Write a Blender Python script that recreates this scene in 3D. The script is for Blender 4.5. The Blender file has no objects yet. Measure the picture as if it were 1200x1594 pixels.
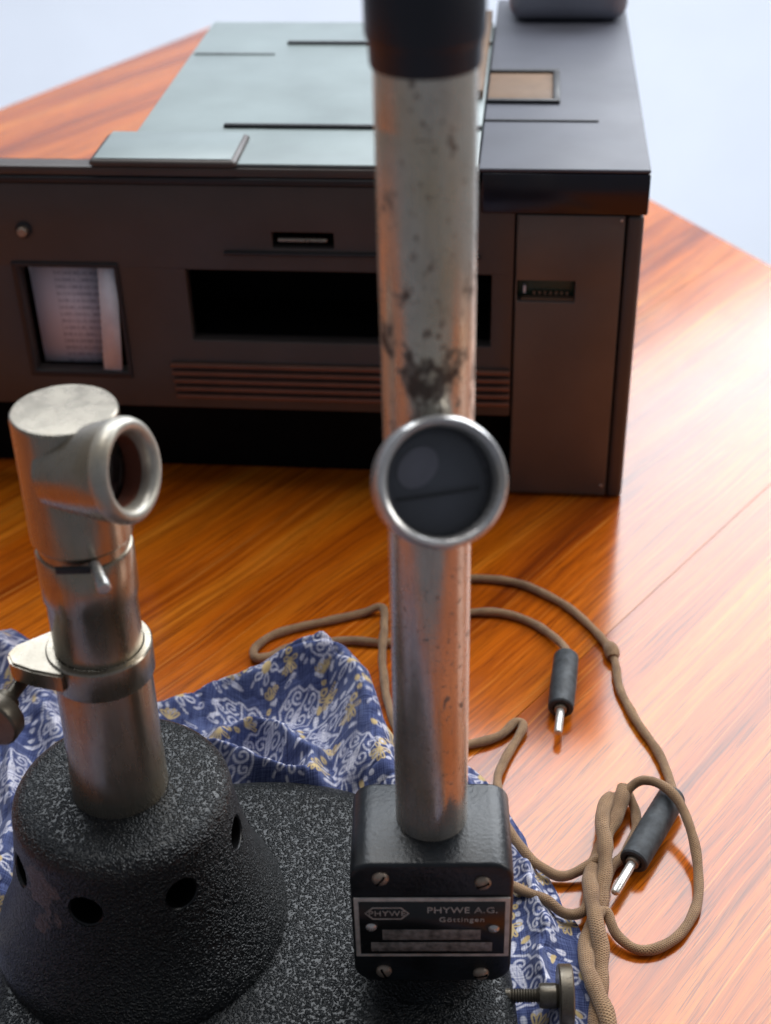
import bpy, bmesh, math, random
import numpy as np
from mathutils import Vector, Matrix
R_ = math.radians
scene = bpy.context.scene
COL = scene.collection
random.seed(7); rng = np.random.default_rng(7)

# ------------------------------------------------------------------ camera
cam_d = bpy.data.cameras.new('camera'); cam = bpy.data.objects.new('camera', cam_d); COL.objects.link(cam)
cam.matrix_world = Matrix.Translation((0, 0, .5)) @ Matrix.Rotation(R_(90 - 34.4), 4, 'X') @ Matrix.Rotation(R_(-1.7), 4, 'Z')
cam_d.sensor_fit = 'VERTICAL'; cam_d.sensor_height = 36; cam_d.lens = 36 * 2190 / 1594
cam_d.clip_start = .01; cam_d.clip_end = 60
cam_d.dof.use_dof = True; cam_d.dof.focus_distance = .61; cam_d.dof.aperture_fstop = 9.5
scene.camera = cam

# ------------------------------------------------------------------ world and lamps
w = bpy.data.worlds.new('World'); scene.world = w; w.use_nodes = True
bg = w.node_tree.nodes['Background']; bg.inputs[0].default_value = (.80, .86, 1, 1); bg.inputs[1].default_value = .19
def area(name, loc, aim, sx, sy, power, col):
    l = bpy.data.lights.new(name, 'AREA'); l.shape = 'RECTANGLE'; l.size = sx; l.size_y = sy; l.energy = power; l.color = col
    o = bpy.data.objects.new(name, l); COL.objects.link(o); o.location = loc
    o.rotation_euler = (Vector(aim) - Vector(loc)).to_track_quat('-Z', 'Y').to_euler(); return o
area('window_light', (1.18, 2.35, 1.52), (.35, .7, 0), 1.9, 2.3, 93, (.92, .96, 1))
area('back_left_fill', (-.55, 2.35, 2.10), (-.1, .5, 0), 1.5, 1.1, 27, (.88, .94, 1))  # added fill from the back left for lid and paint flecks
area('overhead_fill', (-.15, 1.10, 2.3), (-.08, .75, 0), 1.2, .8, 20, (1, .98, .95))  # added overhead fill that lifts the diffuse light on the table
area('side_light', (2.3, .70, 1.3), (0, .42, .15), .9, 1.0, 20, (1, .97, .93))
area('wall_fill', (0, 1.55, -.95), (0, 3.0, -.25), 3.5, .6, 28, (.93, .96, 1))  # added lamp hidden behind the table, brightens the wall
vs = scene.view_settings
vs.view_transform = 'Standard'; vs.look = 'None'; vs.exposure = 0; vs.gamma = 1; vs.use_curve_mapping = False
scene.cycles.use_denoising = True; scene.cycles.caustics_reflective = False; scene.cycles.caustics_refractive = False

# ------------------------------------------------------------------ material helpers
def srgb(r, g, b):
    f = lambda c: (c / 255 / 12.92) if c <= 10 else ((c / 255 + .055) / 1.055) ** 2.4
    return (f(r), f(g), f(b), 1)
class N:
    def __init__(s, name):
        s.m = bpy.data.materials.new(name); s.m.use_nodes = True; s.t = s.m.node_tree; s.b = s.t.nodes['Principled BSDF']
    def add(s, typ, **kw):
        n = s.t.nodes.new(typ)
        for k, v in kw.items():
            if k.startswith('_'): setattr(n, k[1:], v)
            else: s.put(n.inputs[int(k[1:]) if k[0] == 'i' and k[1:].isdigit() else k.replace('0', ' ')], v)
        return n
    def put(s, sock, v):
        if isinstance(v, bpy.types.NodeSocket): s.t.links.new(v, sock)
        else: sock.default_value = v
    def set(s, **kw):
        for k, v in kw.items(): s.put(s.b.inputs[k.replace('_', ' ')], v)
    def obj(s): return s.add('ShaderNodeTexCoord').outputs['Object']
    def uv(s): return s.add('ShaderNodeTexCoord').outputs['UV']
    def map(s, v, scale=(1, 1, 1), rot=(0, 0, 0), loc=(0, 0, 0)):
        n = s.add('ShaderNodeMapping'); s.put(n.inputs[0], v); n.inputs[1].default_value = loc; n.inputs[2].default_value = rot; n.inputs[3].default_value = scale
        return n.outputs[0]
    def noise(s, v, scale, detail=4, rough=.55, dist=0):
        n = s.add('ShaderNodeTexNoise'); s.put(n.inputs['Vector'], v); n.inputs['Scale'].default_value = scale
        n.inputs['Detail'].default_value = detail; n.inputs['Roughness'].default_value = rough; n.inputs['Distortion'].default_value = dist
        return n.outputs['Fac']
    def ramp(s, v, stops):
        n = s.add('ShaderNodeValToRGB'); s.put(n.inputs[0], v); e = n.color_ramp.elements
        while len(e) < len(stops): e.new(.5)
        for q, (p, c) in zip(e, stops):
            q.position = p; q.color = c if isinstance(c, tuple) else (c, c, c, 1)
        return n.outputs[0]
    def mix(s, f, a, b, mode='MIX'):
        n = s.add('ShaderNodeMix'); n.data_type = 'RGBA'; n.blend_type = mode
        s.put(n.inputs[0], f); s.put(n.inputs[6], a); s.put(n.inputs[7], b); return n.outputs[2]
    def math(s, op, a, b=0.0):
        n = s.add('ShaderNodeMath'); n.operation = op; s.put(n.inputs[0], a); s.put(n.inputs[1], b); return n.outputs[0]
    def bump(s, h, strength=.3, dist=.001):
        n = s.add('ShaderNodeBump'); n.inputs['Strength'].default_value = strength; n.inputs['Distance'].default_value = dist
        s.put(n.inputs['Height'], h); s.put(s.b.inputs['Normal'], n.outputs[0]); return n

GRAIN = R_(49)
def mat_wood():
    n = N('varnished_wood'); P = n.obj()
    rnd = n.add('ShaderNodeObjectInfo').outputs['Random']
    off = n.add('ShaderNodeCombineXYZ'); n.put(off.inputs[2], n.math('MULTIPLY', rnd, 9.0))
    va = n.add('ShaderNodeVectorMath'); va.operation = 'ADD'
    rot = n.map(P, rot=(0, 0, -GRAIN)); n.put(va.inputs[0], rot); n.put(va.inputs[1], off.outputs[0]); V = va.outputs[0]
    warp = n.noise(n.map(V, (3, 9, 1)), 1.0, 3)
    wv = n.add('ShaderNodeCombineXYZ'); n.put(wv.inputs[1], n.math('MULTIPLY', n.math('SUBTRACT', warp, .5), .022))
    vb = n.add('ShaderNodeVectorMath'); vb.operation = 'ADD'; n.put(vb.inputs[0], V); n.put(vb.inputs[1], wv.outputs[0]); Vw = vb.outputs[0]
    broad = n.noise(n.map(Vw, (2.0, 34, 1)), 1.0, 4, .6)
    fine = n.noise(n.map(Vw, (7, 380, 1)), 1.0, 5, .65)
    pore = n.noise(n.map(Vw, (34, 1500, 1)), 1.0, 3, .6); hair = n.noise(n.map(Vw, (4, 640, 1), loc=(1, 3, 5)), 1.0, 4, .7)
    streak = n.noise(n.map(Vw, (2.6, 85, 1), loc=(3, 7, 2)), 1.0, 4, .6)
    c = n.ramp(broad, [(.30, srgb(142, 62, 8)), (.45, srgb(194, 96, 13)), (.58, srgb(210, 112, 20)), (.75, srgb(226, 140, 42))])
    c = n.mix(n.ramp(fine, [(.35, .55), (.6, 0.)]), c, srgb(110, 42, 10))
    c = n.mix(n.ramp(streak, [(.62, 0.), (.76, .6)]), c, srgb(78, 30, 8))
    c = n.mix(n.ramp(hair, [(.56, 0.), (.68, .42)]), c, srgb(84, 34, 8))
    c = n.mix(n.ramp(hair, [(.30, .5), (.42, 0.)]), c, srgb(238, 160, 70))
    c = n.mix(n.ramp(pore, [(.36, .55), (.44, 0.)]), c, srgb(58, 22, 7))
    n.set(Base_Color=c, Roughness=n.ramp(n.noise(P, 14, 4), [(.3, .13), (.7, .19)]), Coat_Weight=.40, Coat_Roughness=n.ramp(n.noise(P, 22, 5), [(.3, .10), (.7, .16)]), Coat_IOR=1.5, IOR=1.5)
    n.bump(n.math('ADD', fine, n.math('MULTIPLY', pore, .6)), .05, .0005)
    return n.m
def mat_plain(name, col, rough=.5, metal=0, spec=.5, coat=0, grain=.0, var=.12, scale=60, gs=1800):
    n = N(name); P = n.obj()
    f = n.noise(P, scale, 5)
    c = n.mix(n.ramp(f, [(.3, 0.), (.7, 1.)]), tuple(x * (1 - var) for x in col[:3]) + (1,), tuple(min(1, x * (1 + var)) for x in col[:3]) + (1,))
    r = n.ramp(n.noise(P, scale * .35, 5), [(.3, max(.03, rough * .8)), (.7, min(1, rough * 1.25))])
    n.set(Base_Color=c, Roughness=r, Metallic=metal, Specular_IOR_Level=spec, Coat_Weight=coat)
    if grain: n.bump(n.noise(P, gs, 2), grain, .0003 if gs > 1000 else .0007)
    return n.m
def mat_crinkle(chips=False):
    n = N('black_crinkle_paint' + ('_chipped' if chips else '')); P = n.obj()
    vo = n.add('ShaderNodeTexVoronoi'); vo.feature = 'SMOOTH_F1'; vo.inputs['Scale'].default_value = 1000; vo.inputs['Smoothness'].default_value = .4
    wob = n.noise(P, 480, 3)
    ca = n.add('ShaderNodeVectorMath'); ca.operation = 'MULTIPLY_ADD'
    nv = n.add('ShaderNodeTexNoise'); n.put(nv.inputs['Vector'], P); nv.inputs['Scale'].default_value = 420
    n.put(ca.inputs[0], nv.outputs['Color']); ca.inputs[1].default_value = (.0026,) * 3; n.put(ca.inputs[2], P)
    n.put(vo.inputs['Vector'], ca.outputs[0])
    h = n.ramp(n.math('ADD', n.math('MULTIPLY', vo.outputs['Distance'], -.8), n.math('ADD', n.math('MULTIPLY', wob, .9), .2)), [(.12, 0.), (.55, 1.)])
    c = n.mix(n.ramp(n.noise(P, 90, 4), [(.35, 0.), (.7, 1.)]), srgb(7, 10, 12), srgb(15, 20, 23))
    rough = .38
    if chips:
        tot = None
        for (x, y, z, r) in [(-.1365, .3660, .0800, .0085), (-.1400, .3625, .064, .0045), (-.131, .3610, .069, .003)]:
            d = n.add('ShaderNodeVectorMath'); d.operation = 'DISTANCE'; n.put(d.inputs[0], P); d.inputs[1].default_value = (x, y, z)
            q = n.math('LESS_THAN', n.math('ADD', d.outputs['Value'], n.math('MULTIPLY', n.math('SUBTRACT', n.noise(P, 190, 3), .5), .016)), r)
            tot = q if tot is None else n.math('MAXIMUM', tot, q)
        c = n.mix(tot, c, srgb(92, 74, 66))
    n.set(Base_Color=c, Roughness=rough, Specular_IOR_Level=.55)
    n.bump(h, 1.0, .0008)
    return n.m
def mat_metal(name, col, rough=.24, stain=0., stain_z=None, brown=(70, 52, 38), scuff=.4, met0=.6):
    n = N(name); P = n.obj()
    f = n.noise(P, 45, 5); c = n.mix(n.ramp(f, [(.3, 0.), (.75, 1.)]), col, tuple(x * .72 for x in col[:3]) + (1,))
    yel = n.ramp(n.noise(n.map(P, (1, 1, .45)), 38, 4), [(.5, 0.), (.68, .55)])
    c = n.mix(yel, c, tuple(a * b for a, b in zip(col[:3], (.85, .68, .44))) + (1,))
    met = met0; rr = n.ramp(n.noise(n.map(P, (1, 1, .25)), 130, 5), [(.3, rough * .75), (.7, rough * (1 + scuff))])
    if stain > 0:
        s1 = n.noise(n.map(P, (1, 1, .7)), 125, 5, .6)
        thr = .70 - .06 * stain
        if stain_z:
            sx = n.add('ShaderNodeSeparateXYZ'); n.put(sx.inputs[0], P)
            band = n.math('SUBTRACT', 1.0, n.math('MINIMUM', 1.0, n.math('ABSOLUTE', n.math('DIVIDE', n.math('SUBTRACT', sx.outputs[2], stain_z[0]), stain_z[1]))))
            s1 = n.math('ADD', s1, n.math('MULTIPLY', band, .105))
        mk = n.ramp(s1, [(thr - .02, 0.), (thr + .02, .6), (thr + .08, .95)])
        spk = n.ramp(n.noise(P, 520, 2), [(.62, 0.), (.72, .8)])
        mk = n.math('MAXIMUM', mk, n.math('MULTIPLY', spk, .8))
        c = n.mix(mk, c, n.mix(n.noise(P, 200, 3), srgb(28, 24, 30), srgb(*brown)))
        met = n.math('SUBTRACT', met0, n.math('MULTIPLY', mk, met0 * .85)); rr = n.math('ADD', rr, n.math('MULTIPLY', mk, .3))
    n.set(Base_Color=c, Metallic=met, Roughness=rr)
    scr = n.noise(n.map(P, (1, 1, .06)), 900, 3); c2 = n.mix(n.ramp(scr, [(.54, 0.), (.7, .32)]), c, tuple(x * .45 for x in col[:3]) + (1,)); n.set(Base_Color=c2)
    n.bump(n.math('ADD', scr, n.noise(P, 600, 3)), .10, .0004)
    return n.m
def mat_cord():
    n = N('braided_cord'); U = n.uv(); s = n.add('ShaderNodeSeparateXYZ'); n.put(s.inputs[0], U); u, v = s.outputs[0], s.outputs[1]
    k = 2 * math.pi
    a = n.math('SINE', n.math('ADD', n.math('MULTIPLY', u, k * 10), n.math('MULTIPLY', v, 5600)))
    b = n.math('SINE', n.math('SUBTRACT', n.math('MULTIPLY', u, k * 10), n.math('MULTIPLY', v, 5600)))
    h = n.math('MAXIMUM', a, b); lo = n.math('MULTIPLY', n.math('ADD', h, 1.0), .5)
    P = n.obj()
    c = n.mix(lo, srgb(96, 70, 50), srgb(178, 142, 106))
    c = n.mix(n.ramp(n.noise(P, 130, 4), [(.4, 0.), (.72, .6)]), c, srgb(104, 76, 54))
    c = n.mix(n.ramp(n.noise(P, 900, 2), [(.55, 0.), (.75, .45)]), c, srgb(196, 168, 134))
    n.set(Base_Color=c, Roughness=.85, Specular_IOR_Level=.2, Sheen_Weight=.25)
    n.bump(n.math('ADD', lo, n.noise(P, 1500, 2)), .7, .0007)
    return n.m
def mat_cloth():
    n = N('printed_cotton'); P = n.obj()
    at = n.add('ShaderNodeVertexColor'); at.layer_name = 'print'
    sp = n.add('ShaderNodeSeparateColor'); n.put(sp.inputs[0], at.outputs[0])
    th1 = n.noise(n.map(n.uv(), (60, 1500, 1)), 1.0, 2); th2 = n.noise(n.map(n.uv(), (1500, 60, 1)), 1.0, 2)
    slub = n.math('MULTIPLY', n.math('ADD', th1, th2), .5)
    blue = n.mix(n.ramp(slub, [(.40, 0.), (.62, 1.)]), srgb(38, 44, 82), srgb(98, 110, 152))
    blue = n.mix(n.ramp(n.noise(P, 40, 3), [(.3, 0.), (.7, .5)]), blue, srgb(56, 66, 112))
    white = n.mix(n.ramp(slub, [(.4, 0.), (.6, 1.)]), srgb(150, 152, 178), srgb(214, 212, 220))
    c = n.mix(sp.outputs[0], blue, white)
    c = n.mix(sp.outputs[1], c, n.mix(slub, srgb(160, 132, 84), srgb(222, 200, 150)))
    n.set(Base_Color=c, Roughness=.9, Specular_IOR_Level=.15, Sheen_Weight=.15)
    n.bump(slub, .35, .0006)
    return n.m
def mat_glass():
    n = N('lens_glass'); t = n.t; fr = n.add('ShaderNodeFresnel'); fr.inputs['IOR'].default_value = 1.55
    a = n.add('ShaderNodeBsdfTransparent'); a.inputs[0].default_value = (.84, .85, .87, 1); g = n.add('ShaderNodeBsdfGlossy'); g.inputs['Roughness'].default_value = .04
    mx = n.add('ShaderNodeMixShader'); n.put(mx.inputs[0], fr.outputs[0]); n.put(mx.inputs[1], a.outputs[0]); n.put(mx.inputs[2], g.outputs[0])
    n.put(t.nodes['Material Output'].inputs['Surface'], mx.outputs[0]); return n.m
def mat_paper():
    n = N('printed_paper'); U = n.uv(); s = n.add('ShaderNodeSeparateXYZ'); n.put(s.inputs[0], U)
    row = n.math('FRACT', n.math('MULTIPLY', s.outputs[1], 15)); colm = n.math('FRACT', n.math('MULTIPLY', s.outputs[0], 9))
    txt = n.math('MULTIPLY', n.math('LESS_THAN', row, .42), n.math('GREATER_THAN', n.noise(n.map(U, (46, 15, 1)), 1.0, 2), .47))
    g = n.math('MAXIMUM', n.math('LESS_THAN', row, .07), n.math('LESS_THAN', colm, .06))
    inside = n.math('GREATER_THAN', s.outputs[0], .33)
    k = n.math('MULTIPLY', n.math('MAXIMUM', n.math('MULTIPLY', txt, .55), n.math('MULTIPLY', g, .35)), inside)
    n.set(Base_Color=n.mix(k, srgb(232, 232, 246), srgb(120, 122, 150)), Roughness=.8); return n.m

M = dict(
    wood=mat_wood(), crinkle=mat_crinkle(), crinkle2=mat_crinkle(True),
    steel=mat_metal('aged_nickel', (.42, .375, .305, 1), .25, met0=.84), 
    column=mat_metal('pitted_chrome', (.74, .70, .60, 1), .25, 1.0, (.296, .06), (92, 66, 48), met0=.58),
    column2=mat_metal('worn_chrome', (.68, .625, .56, 1), .21, .25, met0=.68),
    ringw=mat_metal('cream_nickel', (.56, .53, .46, 1), .34, met0=.5),
    ringm=mat_metal('polished_ring', (.72, .71, .70, 1), .22),
    brass=mat_metal('tarnished_brass', (.15, .13, .10, 1), .34, .3),
    screwm=mat_metal('dull_screw', (.42, .34, .27, 1), .4, .3),
    platem=mat_plain('plate_aluminium', (.62, .58, .53, 1), .45, metal=.3, var=.3, scale=160),
    pin=mat_metal('nickel_pin', (.70, .69, .66, 1), .25),
    black=mat_plain('black_enamel', srgb(15, 16, 19), .33, grain=.05),
    blockm=mat_plain('worn_black_enamel', srgb(23, 27, 31), .34, grain=.28, var=.6, scale=95, gs=520),
    capm=mat_plain('blue_black_plastic', srgb(24, 29, 40), .42, grain=.08),
    void=mat_plain('matt_black', srgb(7, 7, 8), .8, spec=.1),
    sleeve=mat_plain('scuffed_rubber', srgb(52, 56, 60), .6, var=.55, scale=260, grain=.2),
    fascia=mat_plain('dark_brown_plastic', srgb(76, 69, 66), .42, grain=.12, scale=25),
    door=mat_plain('warm_brown_plastic', srgb(96, 87, 81), .42, grain=.12, scale=25),
    band=mat_plain('gloss_navy_plastic', srgb(20, 20, 32), .2),
    lid=mat_plain('pale_grey_plastic', srgb(138, 150, 150), .34, scale=18),
    deck=mat_plain('dark_grey_plastic', srgb(80, 82, 92), .5, scale=18, spec=.4),
    hood=mat_plain('mid_grey_plastic', srgb(136, 138, 148), .5, scale=18),
    ridge=mat_plain('dark_ridge', srgb(36, 36, 40), .5),
    tan=mat_plain('tan_panel', srgb(120, 98, 80), .6, spec=.2),
    slat=mat_plain('reddish_slat', srgb(112, 74, 58), .4),
    wallm=mat_plain('pale_wall_paint', srgb(224, 231, 243), .8, var=.025, scale=4),
    cord=mat_cord(), cloth=mat_cloth(), glass=mat_glass(), paper=mat_paper(),
    strip=mat_plain('white_paper', srgb(232, 234, 244), .8), pcb=mat_plain('green_board', srgb(48, 66, 52), .4),
    russet=mat_plain('russet_reflection_tint', srgb(120, 70, 54), .3),  # reddish reflection in the eyepiece glass, put into the barrel colour
    stripm=mat_plain('smudged_strip', (.24, .22, .20, 1), .5, metal=.3, var=.6, scale=330),
    barrel=mat_plain('grey_lens_backing', srgb(150, 150, 154), .5),
    inner=mat_plain('lens_reflection_tint', srgb(235, 226, 232), .35),  # pale colour of the blob reflected in the lens
)

# ------------------------------------------------------------------ mesh helpers
def link(name, mesh, mat, parent=None, smooth=True, world=True):
    o = bpy.data.objects.new(name, mesh); COL.objects.link(o)
    if mat: mesh.materials.clear(); mesh.materials.append(M[mat])
    if smooth:
        mesh.polygons.foreach_set('use_smooth', [True] * len(mesh.polygons))
    if parent:
        o.parent = parent
        if world: o.matrix_parent_inverse = root_of(parent)
    return o
def root_of(p):
    # parts are modelled in the thing's frame given by its root 'frame' matrix
    return Matrix.Identity(4) if p.type == 'MESH' else p.matrix_basis.inverted() if not p.get('_local') else Matrix.Identity(4)
def thing(name, loc, label, cat, rz=0, local=False, group=None):
    o = bpy.data.objects.new(name, None); COL.objects.link(o); o.location = loc; o.rotation_euler = (0, 0, rz); o.empty_display_size = .02
    o.matrix_basis = Matrix.Translation(loc) @ Matrix.Rotation(rz, 4, 'Z')
    o['label'] = label; o['category'] = cat
    if group: o['group'] = group
    LOCAL[o.name] = local
    return o
LOCAL = {}
def root_of(p):
    if p.type == 'MESH' or LOCAL.get(p.name): return Matrix.Identity(4)
    return p.matrix_basis.inverted()
def sharp(me, ang=35):
    bm = bmesh.new(); bm.from_mesh(me)
    for e in bm.edges:
        if len(e.link_faces) == 2 and e.calc_face_angle(0) > R_(ang): e.smooth = False
    bm.to_mesh(me); bm.free()
def finish(bm, name, ang=35):
    bmesh.ops.recalc_face_normals(bm, faces=bm.faces)
    for e in bm.edges:
        if len(e.link_faces) == 2 and e.calc_face_angle(0) > R_(ang): e.smooth = False
    me = bpy.data.meshes.new(name); bm.to_mesh(me); bm.free(); return me
def box(name, a, b, mat, parent, bev=.0006, seg=2, rot=None):
    bm = bmesh.new(); bmesh.ops.create_cube(bm, size=1)
    for v in bm.verts: v.co = Vector([a[i] + (b[i] - a[i]) * (v.co[i] + .5) for i in range(3)])
    if bev: bmesh.ops.bevel(bm, geom=bm.edges[:], offset=bev, segments=seg, affect='EDGES', profile=.5)
    if rot is not None: bmesh.ops.transform(bm, matrix=rot, verts=bm.verts)
    return link(name, finish(bm, name, 50), mat, parent)
def frame(center, axis, up=(0, 0, 1)):
    z = Vector(axis).normalized(); x = Vector(up).cross(z)
    if x.length < 1e-4: x = Vector((1, 0, 0))
    x.normalize(); y = z.cross(x)
    m = Matrix((x, y, z)).transposed().to_4x4(); m.translation = Vector(center); return m
def lathe_bm(prof, seg=64, mtx=None, bm=None):
    bm = bm or bmesh.new(); rings = []
    for r, z in prof:
        if r < 1e-6: rings.append([bm.verts.new((0, 0, z))])
        else: rings.append([bm.verts.new((r * math.cos(2 * math.pi * i / seg), r * math.sin(2 * math.pi * i / seg), z)) for i in range(seg)])
    for a, b in zip(rings, rings[1:]):
        for i in range(seg):
            j = (i + 1) % seg
            if len(a) == 1 and len(b) == 1: continue
            if len(a) == 1: bm.faces.new((a[0], b[i], b[j]))
            elif len(b) == 1: bm.faces.new((a[i], a[j], b[0]))
            else: bm.faces.new((a[i], a[j], b[j], b[i]))
    if mtx is not None: bmesh.ops.transform(bm, matrix=mtx, verts=bm.verts)
    return bm
def lathe(name, prof, mat, parent, mtx=None, seg=64, ang=35):
    return link(name, finish(lathe_bm(prof, seg, mtx), name, ang), mat, parent)
def catmull(pts, n=10):
    P = [Vector(p) for p in pts]; out = []
    for i in range(len(P) - 1):
        p0 = P[max(i - 1, 0)]; p1, p2 = P[i], P[i + 1]; p3 = P[min(i + 2, len(P) - 1)]
        for k in range(n):
            t = k / n
            out.append(.5 * ((2 * p1) + (p2 - p0) * t + (2 * p0 - 5 * p1 + 4 * p2 - p3) * t * t + (-p0 + 3 * p1 - 3 * p2 + p3) * t ** 3))
    out.append(P[-1]); return out
def tube(name, pts, r, mat, parent, seg=14, wob=0):
    bm = bmesh.new(); uvl = bm.loops.layers.uv.new('UVMap'); rings = []; L = 0; Ls = []
    nrm = None
    for i, p in enumerate(pts):
        if wob: p = p + Vector((math.sin(i * .37) * math.sin(i * .11 + 2), math.cos(i * .29) * math.sin(i * .07), .4 * math.sin(i * .23))) * .00028
        t = (pts[min(i + 1, len(pts) - 1)] - pts[max(i - 1, 0)]).normalized()
        if nrm is None: nrm = Vector((0, 0, 1)).cross(t).normalized()
        nrm = (nrm - t * nrm.dot(t)).normalized(); b = t.cross(nrm)
        if i: L += (p - pts[i - 1]).length
        Ls.append(L); rr = r * (1 + wob * math.sin(L * 310) * math.sin(L * 97 + 1))
        rings.append([bm.verts.new(p + (nrm * math.cos(2 * math.pi * k / seg) + b * math.sin(2 * math.pi * k / seg)) * rr) for k in range(seg)])
    for i in range(len(rings) - 1):
        for k in range(seg):
            j = (k + 1) % seg
            f = bm.faces.new((rings[i][k], rings[i][j], rings[i + 1][j], rings[i + 1][k]))
            for lp, (uu, vv) in zip(f.loops, ((k, i), (k + 1, i), (k + 1, i + 1), (k, i + 1))): lp[uvl].uv = (uu / seg, Ls[vv])
    bm.faces.new(rings[0][::-1]); bm.faces.new(rings[-1])
    return link(name, finish(bm, name, 60), mat, parent)
def plate(name, x0, x1, z0, z1, y0, y1, holes, mat, parent, bev=.0008):
    xs = sorted({x0, x1, *[h[0] for h in holes], *[h[1] for h in holes]}); zs = sorted({z0, z1, *[h[2] for h in holes], *[h[3] for h in holes]})
    def solid(i, j):
        if i < 0 or j < 0 or i >= len(xs) - 1 or j >= len(zs) - 1: return False
        cx = (xs[i] + xs[i + 1]) / 2; cz = (zs[j] + zs[j + 1]) / 2
        return not any(h[0] < cx < h[1] and h[2] < cz < h[3] for h in holes)
    bm = bmesh.new(); V = {}
    def v(i, j, k):
        if (i, j, k) not in V: V[i, j, k] = bm.verts.new((xs[i], (y0, y1)[k], zs[j]))
        return V[i, j, k]
    for i in range(len(xs) - 1):
        for j in range(len(zs) - 1):
            if not solid(i, j): continue
            for k in (0, 1): bm.faces.new([v(i, j, k), v(i + 1, j, k), v(i + 1, j + 1, k), v(i, j + 1, k)])
            for (a, b, di, dj) in (((i, j), (i + 1, j), 0, -1), ((i, j + 1), (i + 1, j + 1), 0, 1), ((i, j), (i, j + 1), -1, 0), ((i + 1, j), (i + 1, j + 1), 1, 0)):
                if not solid(i + di, j + dj): bm.faces.new([v(*a, 0), v(*b, 0), v(*b, 1), v(*a, 1)])
    bmesh.ops.recalc_face_normals(bm, faces=bm.faces)
    es = [e for e in bm.edges if len(e.link_faces) == 2 and e.calc_face_angle(0) > 1]
    bmesh.ops.bevel(bm, geom=es, offset=bev, segments=2, affect='EDGES', profile=.5)
    return link(name, finish(bm, name, 50), mat, parent)
def text_mesh(name, body, size, mat, parent, mtx, extrude=.0001, align='LEFT', space=1.0):
    cu = bpy.data.curves.new(name, 'FONT'); cu.body = body; cu.size = size; cu.extrude = extrude; cu.align_x = align; cu.space_character = space; cu.resolution_u = 3
    t = bpy.data.objects.new('tmp', cu); COL.objects.link(t)
    dg = bpy.context.evaluated_depsgraph_get(); me = bpy.data.meshes.new_from_object(t.evaluated_get(dg))
    bpy.data.objects.remove(t); me.name = name; me.transform(mtx)
    return link(name, me, mat, parent, smooth=False)

# ------------------------------------------------------------------ wall
bm = bmesh.new()
vs_ = [bm.verts.new(p) for p in [(-4, 3.0, -1.6), (4, 3.0, -1.6), (4, 3.0, 3), (-4, 3.0, 3), (-4, 3.1, -1.6), (4, 3.1, -1.6), (4, 3.1, 3), (-4, 3.1, 3)]]
for f in ((0, 1, 2, 3), (7, 6, 5, 4), (0, 4, 5, 1), (3, 2, 6, 7), (0, 3, 7, 4), (1, 5, 6, 2)): bm.faces.new([vs_[i] for i in f])
wall = link('wall', finish(bm, 'wall'), 'wallm', smooth=False); wall['kind'] = 'structure'

# ------------------------------------------------------------------ table of boards laid along the grain
TABLE = [(-1.05, .60), (-.55, 1.335), (-.412, 1.539), (-.205, 1.842), (-.05, 1.838), (.02, 1.60), (.243, 1.183), (.319, 1.043), (.60, .52), (.60, .13), (-1.05, .13)]
def hull(pts):
    pts = sorted(pts); cr = lambda o, a, b: (a[0] - o[0]) * (b[1] - o[1]) - (a[1] - o[1]) * (b[0] - o[0])
    def half(ps):
        h = []
        for p in ps:
            while len(h) > 1 and cr(h[-2], h[-1], p) <= 0: h.pop()
            h.append(p)
        return h
    a, b = half(pts), half(pts[::-1]); return a[:-1] + b[:-1]
def clip(poly, n, c, keep_less):
    out = []
    for i, p in enumerate(poly):
        q = poly[(i + 1) % len(poly)]; dp = p[0] * n[0] + p[1] * n[1] - c; dq = q[0] * n[0] + q[1] * n[1] - c
        if keep_less: dp, dq = -dp, -dq
        if dp >= 0: out.append(p)
        if dp * dq < 0: t = dp / (dp - dq); out.append((p[0] + t * (q[0] - p[0]), p[1] + t * (q[1] - p[1])))
    return out
table = thing('wooden_table', (0, .6, -.03), 'glossy orange brown wooden table with diagonal grain under everything', 'table')
nrm = (math.sin(GRAIN), -math.cos(GRAIN)); hp = hull(TABLE)
cuts = [-1.6, -.86, -.68, -.497, -.305, -.11, .09, .30, .9]
for i, (c0, c1) in enumerate(zip(cuts, cuts[1:])):
    po = clip(clip(hp, nrm, c0 + .00022, False), nrm, c1 - .00022, True)
    if len(po) < 3: continue
    bm = bmesh.new()
    pp = [p for k, p in enumerate(po) if (Vector(p) - Vector(po[k - 1])).length > 1e-4]
    lo = [bm.verts.new((x, y, -.03)) for x, y in pp]; hi = [bm.verts.new((x, y, 0)) for x, y in pp]
    bm.faces.new(lo[::-1]); bm.faces.new(hi)
    for k in range(len(pp)): bm.faces.new((lo[k - 1], lo[k], hi[k], hi[k - 1]))
    bmesh.ops.recalc_face_normals(bm, faces=bm.faces)
    link('board', finish(bm, 'board', 20), 'wood', table, smooth=False)

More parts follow.
